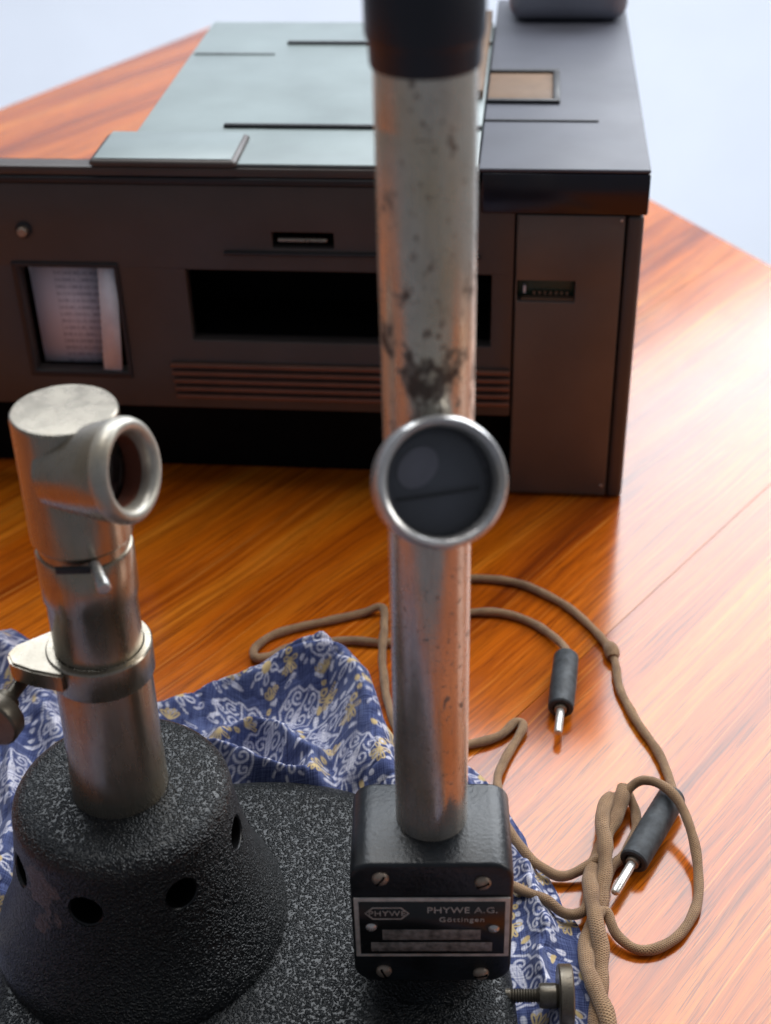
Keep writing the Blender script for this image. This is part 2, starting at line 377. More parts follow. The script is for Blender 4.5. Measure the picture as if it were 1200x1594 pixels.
# ------------------------------------------------------------------ printer (own frame: x to the right, y to the back)
pr = thing('printer', (.1488, .7383, 0), 'large dark brown printer with pale grey lid standing behind the stand', 'printer', R_(-6.5), True)
SLOT = (-.2646, -.0838, .105, .1515); WIN = (-.3665, -.3075, .0815, .152); HAND = (-.2113, -.1752, .1660, .1759)
fas = plate('front_panel', -.47, -.0712, .0575, .2040, 0, .010, [SLOT, WIN, HAND], 'fascia', pr)
box('moulding', (-.47, -.0015, .2046), (-.0915, .012, .2085), 'ridge', pr)
box('moulding', (-.47, -.0005, .2089), (-.0915, .012, .2142), 'fascia', pr)
d = plate('side_door', -.0702, -.0098, .002, .1893, -.0008, .010, [(-.0691, -.0357, .1358, .1490)], 'door', pr)
sl = box('card_slot', (-.0688, .006, .1360), (-.0360, .0095, .1488), 'pcb', d, .0003)
box('card_edge', (-.0665, .0005, .1362), (-.0362, .0055, .1372), 'tan', d, .0002)
for k in range(7): box('contact', (-.060 + k * .0032, .004, .1378), (-.0582 + k * .0032, .0058, .1402), 'tan', d, .0002)
box('latch', (-.0655, .0035, .1390), (-.0640, .0058, .1440), 'strip', d, .0003)
box('corner_trim', (-.0088, -.0002, 0), (.0008, .012, .1893), 'fascia', pr, .003, 4)
lathe('corner_screw', [(0, 0), (.0009, 0), (.0008, .0006), (0, .0008)], 'pin', d, frame((-.0118, -.0008, .1868), (0, -1, 0)), 12)
lathe('corner_screw', [(0, 0), (.0009, 0), (.0008, .0006), (0, .0008)], 'pin', d, frame((-.0125, -.0008, .0095), (0, -1, 0)), 12)
box('top_band', (-.0905, -.0018, .1900), (.0022, .012, .2138), 'band', pr, .0012)
box('case', (-.2965, .060, .058), (-.071, .283, .2144), 'void', pr, .001)
box('lower_case', (-.440, .022, .0), (-.0705, .30, .0592), 'void', pr, .002)
box('side_case', (-.0700, .0104, .0), (.0008, .345, .2136), 'deck', pr, .003, 3)
box('bay', (-.470, .0300, .058), (-.3076, .040, .2040), 'void', pr, .001)
box('bay_light_stop', (-.3075, .0105, .0580), (-.2900, .0605, .2040), 'void', pr, 0)  # added inside to block light leaking past the bay
box('floor_light_stop', (-.3060, .0104, .0578), (-.0716, .0604, .0596), 'void', pr, 0)  # added inside to block light leaking through the hollow front
# output slot: floor, back and a tray edge
box('slot_floor', (-.268, .0105, .1005), (-.080, .0595, .1045), 'void', pr, .0005)
box('handle', (-.2090, .0030, .1682), (-.1790, .0065, .1712), 'steel', pr, .0012, 3)
box('handle_back', (-.2130, .0103, .1640), (-.1735, .0130, .1780), 'void', pr, .0003)
box('lip', (-.2400, -.0022, .1618), (-.0900, .0, .1640), 'ridge', pr, .0006)
for k, (z, h) in enumerate([(.0900, .0030), (.0846, .0030), (.0792, .0030), (.0738, .0030), (.0684, .0030)]):
    box('vent_slat', (-.2800 + .0004 * k, -.0030, z - h), (-.0672 - .0045, .0, z), 'slat', fas, .0008)
# left bay window with papers
wn = box('paper_sheet', (-.3640, .0108, .0822), (-.3190, .0114, .1512), 'paper', pr, 0)
me = wn.data; uvl = me.uv_layers.new(name='UVMap')
for lp in me.loops:
    c = me.vertices[lp.vertex_index].co; uvl.data[lp.index].uv = ((c.x + .364) / .045, (c.z - .0822) / .069)
box('paper_strip', (-.0058, 0, -.0350), (.0058, .0006, .0350), 'strip', pr, 0, rot=Matrix.Translation((-.3150, .0012, .1168)) @ Matrix.Rotation(R_(4.5), 4, 'Y'))
plate('window_frame', -.3700, -.3050, .0780, .1550, -.0012, .0, [WIN], 'ridge', pr, .0004)
lathe('knob', [(0, .005), (.0022, .005), (.0030, .0042), (.0032, 0)], 'screwm', pr, frame((-.3585, 0, .1752), (0, -1, 0)), 24)
lathe('knob_ring', [(.0033, .0002), (.0048, .0002), (.0050, .0012), (.0038, .0016), (.0033, .0012)], 'ridge', pr, frame((-.3585, 0, .1752), (0, -1, 0)), 24)
# top
lid = box('scanner_lid', (-.2985, .001, .2145), (-.0930, .287, .2165), 'lid', pr, .0009, 3)
box('lid_shadow_ridge', (-.2470, .0590, .2165), (-.0930, .0625, .2188), 'ridge', lid, .0006)  # dark strip stands in for the shadow line at the lid step
box('lid_shadow_ridge', (-.2350, .2300, .2165), (-.0930, .2335, .2185), 'ridge', lid, .0006)
box('lid_seam', (-.2960, .2060, .2163), (-.2400, .2075, .2172), 'ridge', lid, .0002)
box('lid_lip', (-.3130, -.0030, .2145), (-.2280, .0440, .2192), 'fascia', pr, .0032, 4)
box('lip_top', (-.3100, -.0005, .2191), (-.2310, .0435, .2196), 'lid', pr, .0002)
box('top_deck', (-.0922, -.0012, .2140), (.0022, .350, .2162), 'deck', pr, .0010, 3)
box('deck_ridge', (-.0922, .0760, .2160), (-.0243, .0780, .2172), 'ridge', pr, .0004)
box('deck_frame', (-.0918, .1085, .2160), (-.0470, .1125, .2185), 'ridge', pr, .0005)
box('deck_frame', (-.0918, .1680, .2160), (-.0470, .1720, .2185), 'ridge', pr, .0005)
box('deck_frame', (-.0510, .1126, .2160), (-.0470, .1679, .2185), 'ridge', pr, .0005)
box('display', (-.0915, .1127, .2160), (-.0512, .1678, .2168), 'tan', pr, .0003)
box('hinge_bar', (-.1015, .1150, .2166), (-.0945, .2970, .2225), 'tan', pr, .0008)
box('rear_hood', (-.0830, .2850, .2161), (.0016, .3480, .2720), 'hood', pr, .012, 6)

# ------------------------------------------------------------------ laboratory stand
st = thing('laboratory_stand', (-.05, .36, .003), 'black crinkle painted laboratory stand with two nickel columns and maker\'s plate', 'lab stand')
CX, CY = -.1081, .4005
# base: smooth outline, rounded shoulder
outl = [(-.108, .481), (-.07, .485), (-.040, .483), (-.014, .474), (.008, .459), (.028, .437), (.042, .405), (.0468, .365), (.0460, .33), (.040, .285), (.01, .235), (-.05, .205), (-.115, .215), (-.155, .26), (-.167, .33), (-.168, .40), (-.155, .45), (-.135, .473)]
ol = []
m_ = len(outl)
for i in range(m_):
    p0, p1, p2, p3 = [Vector(outl[(i + k) % m_]) for k in (-1, 0, 1, 2)]
    for k in range(8):
        t = k / 8; ol.append(.5 * ((2 * p1) + (p2 - p0) * t + (2 * p0 - 5 * p1 + 4 * p2 - p3) * t * t + (-p0 + 3 * p1 - 3 * p2 + p3) * t ** 3))
cen = Vector((-.06, .345)); bm = bmesh.new(); rings = []
layers = [(0.003, .985), (.005, 1.0), (.0090, 1.0)] + [(.0090 + .0110 * math.sin(a), 1 - .10 * (1 - math.cos(a))) for a in [math.pi / 2 * k / 8 for k in range(1, 9)]] + [(.0204, .7), (.0208, .5), (.021, .25)]
for z, s in layers: rings.append([bm.verts.new((cen.x + (p.x - cen.x) * s, cen.y + (p.y - cen.y) * s, z)) for p in ol])
K = len(ol)
for a, b in zip(rings, rings[1:]):
    for i in range(K): bm.faces.new((a[i], a[(i + 1) % K], b[(i + 1) % K], b[i]))
bm.faces.new(rings[0][::-1]); bm.faces.new(rings[-1])
link('base', finish(bm, 'base', 60), 'crinkle', st)
# cone housing with drilled holes
prof = [(0, .012), (.0606, .012), (.0611, .0165), (.0613, .0210), (.0608, .0250), (.0592, .0300), (.0552, .0380), (.0508, .0500), (.0474, .0640), (.0452, .0780), (.0439, .0870)]
prof += [(.0358 + .0079 * math.cos(a), .0908 + .0080 * math.sin(a)) for a in [R_(0), R_(20), R_(40), R_(60), R_(78)]] + [(.0340, .0990), (.030, .0993), (0, .0995)]
cone = lathe('cone_housing', prof, 'crinkle2', st, Matrix.Translation((CX, CY, 0)), 128, 45)
holes = []
for i, dg in enumerate((-8, -55, -103, -150, 60, 120)):
    a = R_(dg); dr = Vector((math.cos(a), math.sin(a), .16)).normalized()
    ctr = Vector((CX + .0454 * math.cos(a), CY + .0454 * math.sin(a), .0765))
    holes.append((ctr, dr))
cutbm = bmesh.new()
for ctr, dr in holes: lathe_bm([(0, -.020), (.0072, -.020), (.0072, .02), (0, .02)], 32, frame(ctr, dr), bm=None).to_mesh(tmp := bpy.data.meshes.new('t')); cutbm.from_mesh(tmp)
cm = finish(cutbm, 'cut'); co = bpy.data.objects.new('cut', cm); COL.objects.link(co)
md = cone.modifiers.new('b', 'BOOLEAN'); md.object = co; md.operation = 'DIFFERENCE'; md.solver = 'EXACT'
dgp = bpy.context.evaluated_depsgraph_get(); newme = bpy.data.meshes.new_from_object(cone.evaluated_get(dgp))
cone.modifiers.clear(); newme.materials.clear(); newme.materials.append(M['crinkle2']); cone.data = newme; bpy.data.objects.remove(co)
for ctr, dr in holes[:4]:
    lathe('hole_liner', [(.0071, -.0195), (.0071, -.0012), (.0064, -.0015), (.0062, -.018), (0, -.0185), (0, -.0195), (.0071, -.0195)], 'void', cone, frame(ctr, dr), 32)
    lathe('hole_rim', [(.00705, -.0022), (.00705, -.0006), (.0066, -.0010), (.0066, -.0022), (.00705, -.0022)], 'black', cone, frame(ctr, dr), 32)

# left tube, slightly leaning
TA = Matrix.Translation((CX, CY, .0994)) @ Matrix.Rotation(R_(1.0), 4, 'Y') @ Matrix.Rotation(R_(-1.2), 4, 'X') @ Matrix.Translation((0, 0, -.0994))
low = lathe('lower_sleeve', [(0, .097), (.0190, .097), (.0189, .101), (.0183, .125), (.0180, .158), (0, .158)], 'steel', st, TA)
coll = lathe('collar', [(.0165, .1575), (.0191, .1575), (.0195, .1582), (.0195, .1698), (.0190, .1705), (.0167, .1705), (.0165, .1575)], 'steel', st, TA)
bm = bmesh.new()
arm = [(-.012, -.0170), (-.024, -.0120), (-.0315, -.0070), (-.0335, -.001), (-.0310, .0040), (-.024, .0080), (-.012, .0150)]
lo = [bm.verts.new((x, y, .1610)) for x, y in arm]; hi = [bm.verts.new((x, y, .1695)) for x, y in arm]
bm.faces.new(lo[::-1]); bm.faces.new(hi)
for k in range(len(arm)): bm.faces.new((lo[k - 1], lo[k], hi[k], hi[k - 1]))
bmesh.ops.recalc_face_normals(bm, faces=bm.faces); bmesh.ops.bevel(bm, geom=bm.edges[:], offset=.0009, segments=2, affect='EDGES')
bmesh.ops.transform(bm, matrix=TA @ Matrix.Rotation(R_(6), 4, 'Z'), verts=bm.verts)
link('collar_arm', finish(bm, 'collar_arm', 40), 'steel', coll)
ax = Vector((-.35, -.93, -.05))
lathe('thumb_screw', [(0, -.016), (.0028, -.016), (.0028, 0), (.0048, .0005), (.0052, .006), (.0105, .0066), (.0112, .0076), (.0112, .0128), (.0104, .0136), (0, .0138)], 'brass', coll, frame((-.1400, .3890, .1560), ax), 48)
up = lathe('upper_tube', [(0, .1705), (.0163, .1705), (.0163, .1930), (.0171, .1945), (.0172, .2135), (.0168, .2145), (.0162, .2147), (.0162, .2185), (.0170, .2187), (.0178, .2200), (.0180, .2665), (.0178, .2678), (.0173, .2684), (0, .2686)], 'steel', st, TA, 96, 30)
lathe('guide_pin', [(0, -.003), (.0020, -.003), (.0020, .006), (.0024, .0065), (.0024, .0098), (.0019, .0104), (0, .0105)], 'pin', up, frame((-.0985, .3842, .2165), (.38, -.90, -.10)), 24)
box('slot', (-.009, -.0002, -.0014), (.003, .0012, .0014), 'ridge', up, .0004, rot=frame((-.1035, .3838, .2168), (0, 0, 1)))
# side eyepiece: neck, ring, recessed glass
NC = Vector((-.0822, .3842, .2561)); NA = Vector((.97, -.375, .215)).normalized(); FN = frame(NC, NA)
ne = lathe('eyepiece_neck', [(.0120, -.030), (.0140, -.022), (.0156, -.014), (.0168, -.0075), (.0170, -.004), (.0120, -.004)], 'steel', st, FN, 64)
lathe('eyepiece_ring', [(.0122, -.0045), (.0168, -.0045), (.0174, -.0036), (.0177, -.0022), (.0176, -.0006), (.0170, .0008), (.0160, .0017), (.0151, .0019), (.0141, .0016), (.0132, .0008), (.0125, -.0006), (.0122, -.0036)], 'ringw', ne, FN, 96, 30)
lathe('eyepiece_barrel', [(.01215, -.0036), (.01215, -.0125), (.0116, -.0130), (0, -.0132), (0, -.0150), (.0125, -.0150), (.0125, -.0045)], 'russet', ne, FN, 64, 30)
lathe('eyepiece_glass', [(0, -.0085), (.006, -.0088), (.0121, -.0100), (.0121, -.0108), (0, -.0108)], 'glass', ne, FN, 48)

# socket block with plate
BZ = Matrix.Translation((.0138, .3745, 0)) @ Matrix.Rotation(R_(-2), 4, 'Z')
bm = bmesh.new(); bmesh.ops.create_cube(bm, size=1)
for v in bm.verts: v.co = Vector((v.co.x * .0612, v.co.y * .0420, .0325 + (v.co.z + .5) * .0675))
bmesh.ops.bevel(bm, geom=[e for e in bm.edges if abs(e.verts[0].co.x - e.verts[1].co.x) < 1e-5 and abs(e.verts[0].co.z - e.verts[1].co.z) < 1e-5], offset=.0085, segments=6, affect='EDGES', profile=.5)
bmesh.ops.bevel(bm, geom=[e for e in bm.edges if e.calc_face_angle(0) > .9], offset=.0016, segments=3, affect='EDGES', profile=.5)
bmesh.ops.transform(bm, matrix=BZ, verts=bm.verts)
blk = link('socket_block', finish(bm, 'socket_block', 40), 'blockm', st)
lathe('block_foot', [(0, .018), (.0235, .018), (.0240, .0190), (.0215, .0240), (.0200, .0330), (0, .0330)], 'crinkle', st, BZ, 64)
FB = BZ @ Matrix.Translation((0, -.0210, 0)) @ Matrix.Rotation(R_(90), 4, 'X')       # x right, y up, z out of the front
def fb(x, y, z=0): return FB @ Matrix.Translation((x, y, z))
for x, y in ((-.0190, .0930), (.0190, .0905), (-.0190, .0395), (.0190, .0380)):
    bm = lathe_bm([(0, .0020), (.0016, .0019), (.0027, .0013), (.0032, .0004), (.0032, -.001)], 32)
    bmesh.ops.transform(bm, matrix=fb(x, y), verts=bm.verts)
    s = link('screw', finish(bm, 'screw', 40), 'screwm', blk)
    s2 = box('screw_slot', (-.0026, -.0004, .0012), (.0026, .0004, .00205), 'void', blk, 0, rot=fb(x, y) @ Matrix.Rotation(random.uniform(0, 3), 4, 'Z'))
npl = box('name_plate', (-.0294, .0492, .0003), (.0294, .0828, .0010), 'platem', blk, .0002, rot=FB)
box('plate_field', (-.0276, .0510, .0010), (.0276, .0810, .00115), 'black', blk, 0, rot=FB)
box('data_strip', (-.0190, .0595, .00115), (.0185, .0653, .0014), 'stripm', blk, .0001, rot=FB)
box('data_strip', (-.0235, .0528, .00115), (.0230, .0580, .0014), 'stripm', blk, .0001, rot=FB)
for x, y in ((-.0232, .0665), (.0235, .0655)):
    lathe('rivet', [(0, .0022), (.0014, .0019), (.0023, .0010), (.0024, .0008)], 'pin', blk, fb(x, y), 24)
text_mesh('maker_lettering', 'PHYWE A.G.', .0047, 'platem', blk, fb(-.0020, .0748, .0012), space=1.05)
text_mesh('town_lettering', 'Göttingen', .0037, 'platem', blk, fb(.0026, .0698, .0012), space=1.15)
text_mesh('emblem_lettering', 'PHYWE', .0040, 'platem', blk, fb(-.0170, .0732, .0012), align='CENTER', space=1.1)
bm = bmesh.new(); hx = [(-.0085, 0), (-.0055, .0034), (.0055, .0034), (.0085, 0), (.0055, -.0034), (-.0055, -.0034)]
o_ = [bm.verts.new((x, y, 0)) for x, y in hx]; i_ = [bm.verts.new((x * .93, y * .84, 0)) for x, y in hx]
for k in range(6): bm.faces.new((o_[k - 1], o_[k], i_[k], i_[k - 1]))
r_ = bmesh.ops.extrude_face_region(bm, geom=bm.faces[:]); bmesh.ops.translate(bm, vec=(0, 0, .0001), verts=[v for v in r_['geom'] if isinstance(v, bmesh.types.BMVert)])
bmesh.ops.transform(bm, matrix=fb(-.0170, .0746, .0012), verts=bm.verts)
link('emblem_outline', finish(bm, 'emblem_outline'), 'platem', blk, smooth=False)

# main column, upper sleeve, cap
KX, KY = .0142, .3785
KM = Matrix.Translation((KX, KY, 0))
lathe('main_column', [(0, .095), (.0137, .095), (.0137, .262), (0, .262)], 'column2', st, KM, 96)
upc = lathe('upper_column', [(0, .2400), (.0141, .2400), (.0144, .2410), (.0143, .3700), (.01425, .3705), (.0143, .3712), (.0143, .3870), (0, .3870)], 'column', st, KM, 96)
lathe('column_cap', [(.0138, 0.3861), (.0149, 0.3861), (.0152, 0.3871), (.0153, 0.3916), (.0160, 0.3938), (.0163, 0.3951), (.0163, 0.4086), (.0158, 0.4111), (.0140, 0.4126), (0, 0.4130)], 'capm', upc, KM, 96)
# lens ring facing up towards the viewer
LA = Vector((.075, -.345, .225)).normalized(); LC = Vector((.0170, .3440, .2745)); FL = frame(LC, LA)
lr = lathe('lens_ring', [(.0160, -.0120), (.0192, -.0120), (.0196, -.0112), (.0198, -.0006), (.0195, .0008), (.0186, .0016), (.0174, .0012), (.0166, .0002), (.0164, -.0045), (.0160, -.0050), (.0160, -.0120)], 'ringm', st, FL, 96, 50)
lathe('lens_back', [(0, -.0150), (.0150, -.0150), (.0163, -.0135), (.0163, -.0110), (0, -.0110)], 'barrel', lr, FL, 64)
lathe('lens', [(0, -.0018), (.005, -.0021), (.010, -.0030), (.0163, -.0046), (.0163, -.0062), (0, -.0062)], 'glass', lr, FL, 64)
lathe('reflection_disc', [(0, .0004), (.004, .0002), (.0070, -.0006), (.0072, -.0012), (0, -.0012)], 'inner', lr, FL @ Matrix.Translation((-.0046, .0050, -.0092)) @ Matrix.Rotation(R_(35), 4, 'Z') @ Matrix.Rotation(R_(10), 4, 'X') @ Matrix.Diagonal((1, .78, 1, 1)), 40)  # added disc stands in for the blob reflected in the glass
box('reflection_line', (-.0130, -.0005, -.0092), (.0130, .0005, -.0084), 'void', lr, 0, rot=FL @ Matrix.Translation((0, -.0036, 0)))  # added dark bar draws the line reflected in the lens
lathe('lens_arm', [(0, -.040), (.0055, -.040), (.0055, -.0148), (0, -.0148)], 'steel', lr, FL, 32)
# clamp screw at the right edge of the base
FS = frame((.0440, .3590, .0150), (1, -.04, 0))
th = [(0, -.006), (.0026, -.006)]
for k in range(10): th += [(.0029, .0005 + k * .0011), (.0024, .00105 + k * .0011)]
cs = lathe('clamp_screw', th + [(.0034, .0120), (.0046, .0124), (.0050, .0135), (.0050, .0190), (.0044, .0200), (.0044, .0204)], 'brass', st, FS, 40, 25)
bm = lathe_bm([(0, .0200), (.0118, .0200), (.0125, .0206), (.0125, .0252), (.0118, .0258), (0, .0258)], 72)
link('clamp_knob', (bmesh.ops.transform(bm, matrix=FS, verts=bm.verts), finish(bm, 'clamp_knob', 30))[1], 'brass', st)

# ------------------------------------------------------------------ cloth
out_pts = [(.0765, .335), (.0815, .3915), (.0703, .4272), (.0575, .4625), (.0400, .5030), (.0150, .512), (.0000, .520), (-.006, .545), (-.010, .565), (-.017, .583), (-.030, .589), (-.060, .578), (-.090, .567), (-.1233, .5570), (-.150, .566), (-.186, .598), (-.212, .622), (-.27, .615), (-.30, .50), (-.30, .35), (-.20, .17), (0, .16), (.078, .24)]
c0 = np.array([-.04, .40])
op = np.array(out_pts); an = np.arctan2(op[:, 1] - c0[1], op[:, 0] - c0[0]); rd = np.hypot(op[:, 0] - c0[0], op[:, 1] - c0[1])
# densify along the straight outline so that corners stay where they are
dens = []
for i in range(len(op)):
    p, q = op[i], op[(i + 1) % len(op)]
    for t in np.linspace(0, 1, 14, endpoint=False): dens.append(p + (q - p) * t)
dens = np.array(dens); an = np.unwrap(np.arctan2(dens[:, 1] - c0[1], dens[:, 0] - c0[0])); rd = np.hypot(*(dens - c0).T)
ker = np.hanning(11); ker /= ker.sum(); rd = np.convolve(np.r_[rd[-5:], rd, rd[:5]], ker, 'valid')
NA_, NR = 1500, 330
PH = np.linspace(0, 2 * np.pi, NA_, endpoint=False)
Rr = np.interp(PH, an - 0, rd, period=2 * np.pi)
Rr = Rr * (1 + .006 * np.sin(PH * 23 + 1) + .004 * np.sin(PH * 41))
tt = .30 + .70 * np.linspace(0, 1, NR) ** .9
X = c0[0] + np.cos(PH)[None, :] * Rr[None, :] * tt[:, None]; Y = c0[1] + np.sin(PH)[None, :] * Rr[None, :] * tt[:, None]
edge = (1 - tt[:, None]) * Rr[None, :]
def vnoise(x, y, s, seed):
    g = np.random.default_rng(seed).random((64, 64)); x = x * s + 31; y = y * s + 17
    xi = np.floor(x).astype(int); yi = np.floor(y).astype(int); fx = x - xi; fy = y - yi; fx = fx * fx * (3 - 2 * fx); fy = fy * fy * (3 - 2 * fy)
    G = lambda a, b: g[a % 64, b % 64]
    return (G(xi, yi) * (1 - fx) + G(xi + 1, yi) * fx) * (1 - fy) + (G(xi, yi + 1) * (1 - fx) + G(xi + 1, yi + 1) * fx) * fy
wx = X + (vnoise(X, Y, 45, 1) - .5) * .010; wy = Y + (vnoise(X, Y, 45, 2) - .5) * .010
def ridge(pts, wid, sharpn=1.75):
    best = np.full(X.shape, 9.); hh = np.zeros(X.shape)
    for a, b in zip(pts, pts[1:]):
        dx, dy = b[0] - a[0], b[1] - a[1]; L2 = dx * dx + dy * dy
        t = np.clip(((wx - a[0]) * dx + (wy - a[1]) * dy) / L2, 0, 1)
        dd = np.hypot(wx - a[0] - t * dx, wy - a[1] - t * dy); h = a[2] + (b[2] - a[2]) * t
        hh = np.where(dd < best, h, hh); best = np.minimum(best, dd)
    return hh * np.exp(-(best / wid) ** sharpn)
RID = [([(-.0480, .5600, .0255), (-.0245, .5605, .0270), (-.0140, .5470, .0275), (-.0090, .5191, .027), (-.0050, .4937, .026), (-.002, .47, .02)], .0150),
       ([(-.1199, .5485, .006), (-.0930, .5530, .012), (-.0692, .5580, .020), (-.0355, .5662, .030)], .012),
       ([(-.0867, .5219, .014), (-.0700, .5205, .019), (-.0543, .5150, .021), (-.0390, .5010, .021), (-.0365, .4863, .018)], .0105),
       ([(-.1050, .520, .012), (-.0900, .5086, .021), (-.0652, .4910, .022), (-.0420, .4852, .018)], .0058),
       ([(.0589, .4318, .008), (.0629, .3892, .010), (.0663, .3499, .009), (.064, .30, .006)], .006),
       ([(.030, .492, .008), (.046, .462, .006)], .006),
       ([(-.2300, .612, .016), (-.2114, .594, .018), (-.1815, .5462, .017), (-.1642, .5201, .014)], .011),
       ([(-.1954, .5308, .014), (-.1830, .4771, .015), (-.1800, .4188, .014)], .009),
       ([(-.240, .50, .016), (-.205, .44, .014)], .010), ([(-.150, .556, .008), (-.135, .520, .010)], .007),
       ([(-.226, .57, .010), (-.20, .50, .013)], .006)]
Z = np.full(X.shape, .0022)
acc = np.zeros(X.shape)
for pts, wid in RID: h = ridge(pts, wid); acc = np.maximum(acc, h) + .25 * np.minimum(acc, h)
cre = np.abs(vnoise(X, Y, 55, 11) - .5) * 2; cre2 = np.abs(vnoise(X + .3 * Y, Y - .3 * X, 110, 12) - .5) * 2
Z += acc - (.0022 * np.exp(-(cre / .2) ** 1.5) + .0010 * np.exp(-(cre2 / .2) ** 1.3)) * np.clip(acc / .010, .12, 1) + .003 * (vnoise(X, Y, 60, 5) - .35) * np.clip(acc / .006, .15, 1) + .0012 * (vnoise(X, Y, 150, 6) - .5)
es = np.clip(edge / .011, 0, 1); Z = .0012 + np.maximum(Z - .0012, 0.0006) * (es * es * (3 - 2 * es) * .93 + .07)
inb = np.ones(X.shape)
# flat print coordinates: follow the rise of the folds roughly
gy = np.gradient(Z, axis=0)
arc = np.cumsum(np.sqrt(np.gradient(X, axis=0) ** 2 + np.gradient(Y, axis=0) ** 2 + gy ** 2), axis=0) + .3 * Rr[None, :]
S = c0[0] + np.cos(PH)[None, :] * arc; T = c0[1] + np.sin(PH)[None, :] * arc
white = np.zeros(X.size); tanc = np.zeros(X.size); Sf, Tf = S.ravel(), T.ravel(); Xf, Yf = X.ravel(), Y.ravel()
def stroke(target, poly, wid, fill=False):
    P = np.array(poly); lo = P.min(0) - wid * 2; hi = P.max(0) + wid * 2
    idx = np.nonzero((Sf > lo[0]) & (Sf < hi[0]) & (Tf > lo[1]) & (Tf < hi[1]))[0]
    if len(idx) == 0: return
    x, y = Sf[idx], Tf[idx]; d = np.full(len(idx), 9.)
    n = len(P)
    for i in range(n - 1):
        a, b = P[i], P[i + 1]; v = b - a; L2 = v @ v + 1e-16
        t = np.clip(((x - a[0]) * v[0] + (y - a[1]) * v[1]) / L2, 0, 1)
        d = np.minimum(d, np.hypot(x - a[0] - t * v[0], y - a[1] - t * v[1]))
    if fill:
        ins = np.zeros(len(idx), bool); j = n - 1
        for i in range(n):
            xi, yi = P[i]; xj, yj = P[j]
            ins ^= ((yi > y) != (yj > y)) & (x < (xj - xi) * (y - yi) / (yj - yi + 1e-15) + xi); j = i
        d = np.where(ins, 0, d)
    target[idx] = np.maximum(target[idx], np.clip((wid - d) / .0005 + .5, 0, 1))
def spiral(c, r, a0, turns, sgn, n=26):
    return [(c[0] + r * (1 - .82 * t) * math.cos(a0 + sgn * turns * 2 * math.pi * t), c[1] + r * (1 - .82 * t) * math.sin(a0 + sgn * turns * 2 * math.pi * t)) for t in np.linspace(0, 1, n)]
def petal(c, a, l, wd, n=16):
    out = []
    for t in np.linspace(0, 2 * math.pi, n):
        x = l * .5 * (1 - math.cos(t)); y = wd * math.sin(t) * (.4 + .6 * (1 - math.cos(t)) / 2)
        out.append((c[0] + x * math.cos(a) - y * math.sin(a), c[1] + x * math.sin(a) + y * math.cos(a)))
    return out
def palmette(c, a, s):
    ca, sa = math.cos(a), math.sin(a); g = lambda x, y: (c[0] + s * (x * ca - y * sa), c[1] + s * (x * sa + y * ca)); wl = .00056
    for m in (-1, 1):
        for (x, y, r, t0, tu) in ((.42, .15, .40, 200, 1.3), (.50, -.60, .36, 150, 1.2), (.30, .78, .30, 220, 1.1), (.95, -.2, .24, 180, 1.0)):
            sp_ = spiral((m * x, y), r, R_(t0 if m > 0 else 180 - t0), tu, -m); stroke(white, [g(*p) for p in sp_], wl)
        stroke(white, [g(m * .05, -1.1), g(m * .3, -.95), g(m * .75, -1.0), g(m * 1.05, -.65), g(m * 1.25, -.15), g(m * 1.1, .35), g(m * .8, .6), g(m * .75, .95), g(m * .4, 1.2), g(0, 1.35)], wl)
        for (x, y, r) in ((1.35, .65, .13), (1.15, 1.0, .10), (.75, 1.4, .11)): stroke(white, [g(m * x + r * math.cos(t), y + r * math.sin(t)) for t in np.linspace(0, 6.28, 9)], .0003, True)
        stroke(white, [g(*p) for p in petal((m * .1, 1.35), R_(90 - m * 35), .7, .16)], .00035, m > 0)
    stroke(white, [g(*p) for p in petal((0, -.3), R_(90), 1.2, .22)], wl); stroke(white, [g(0, -1.1), g(0, -.3)], wl)
    stroke(white, [g(*p) for p in petal((0, .1), R_(90), .5, .09)], .0003, True)
def flower(c, s, a):
    for k in range(6):
        b = a + k * math.pi / 3; q = (c[0] + s * .4 * math.cos(b), c[1] + s * .4 * math.sin(b))
        stroke(white, petal(q, b, s * .75, s * .26), .00055)
    for k in range(9):
        b = a + k * .7; stroke(white, [(c[0] + s * 1.35 * math.cos(b), c[1] + s * 1.35 * math.sin(b)), (c[0] + s * 1.65 * math.cos(b + .1), c[1] + s * 1.65 * math.sin(b + .1))], .0007)
    stroke(tanc, [(c[0] + s * .38 * math.cos(t), c[1] + s * .38 * math.sin(t)) for t in np.linspace(0, 6.28, 14)], .0003, True)
    for k in range(4): q = (c[0] + s * .18 * math.cos(k * 1.57 + a), c[1] + s * .18 * math.sin(k * 1.57 + a)); stroke(white, [q, q], .0008)
def chain(c, a, L):
    ca, sa = math.cos(a), math.sin(a); n = int(L / .0052)
    for k in range(n):
        x = (k - n / 2) * .0052; y = .0016 * math.sin(k * 1.3); q = (c[0] + x * ca - y * sa, c[1] + x * sa + y * ca); r = .0017 if k % 2 else .0010
        stroke(tanc, [(q[0] + r * math.cos(t), q[1] + r * math.sin(t)) for t in np.linspace(0, 6.28, 10)], .00055)
        if k % 3 == 0:
            for m in (-1, 1): stroke(tanc, petal(q, a + m * 1.1, .0050, .0012), .00035)
    for e in (-1, 1):
        q = (c[0] + e * L / 2 * ca, c[1] + e * L / 2 * sa)
        for b in (-.8, -.3, .3, .8): stroke(tanc, petal(q, (a if e > 0 else a + math.pi) + b, .0062, .0011), .0004)
px = .0345
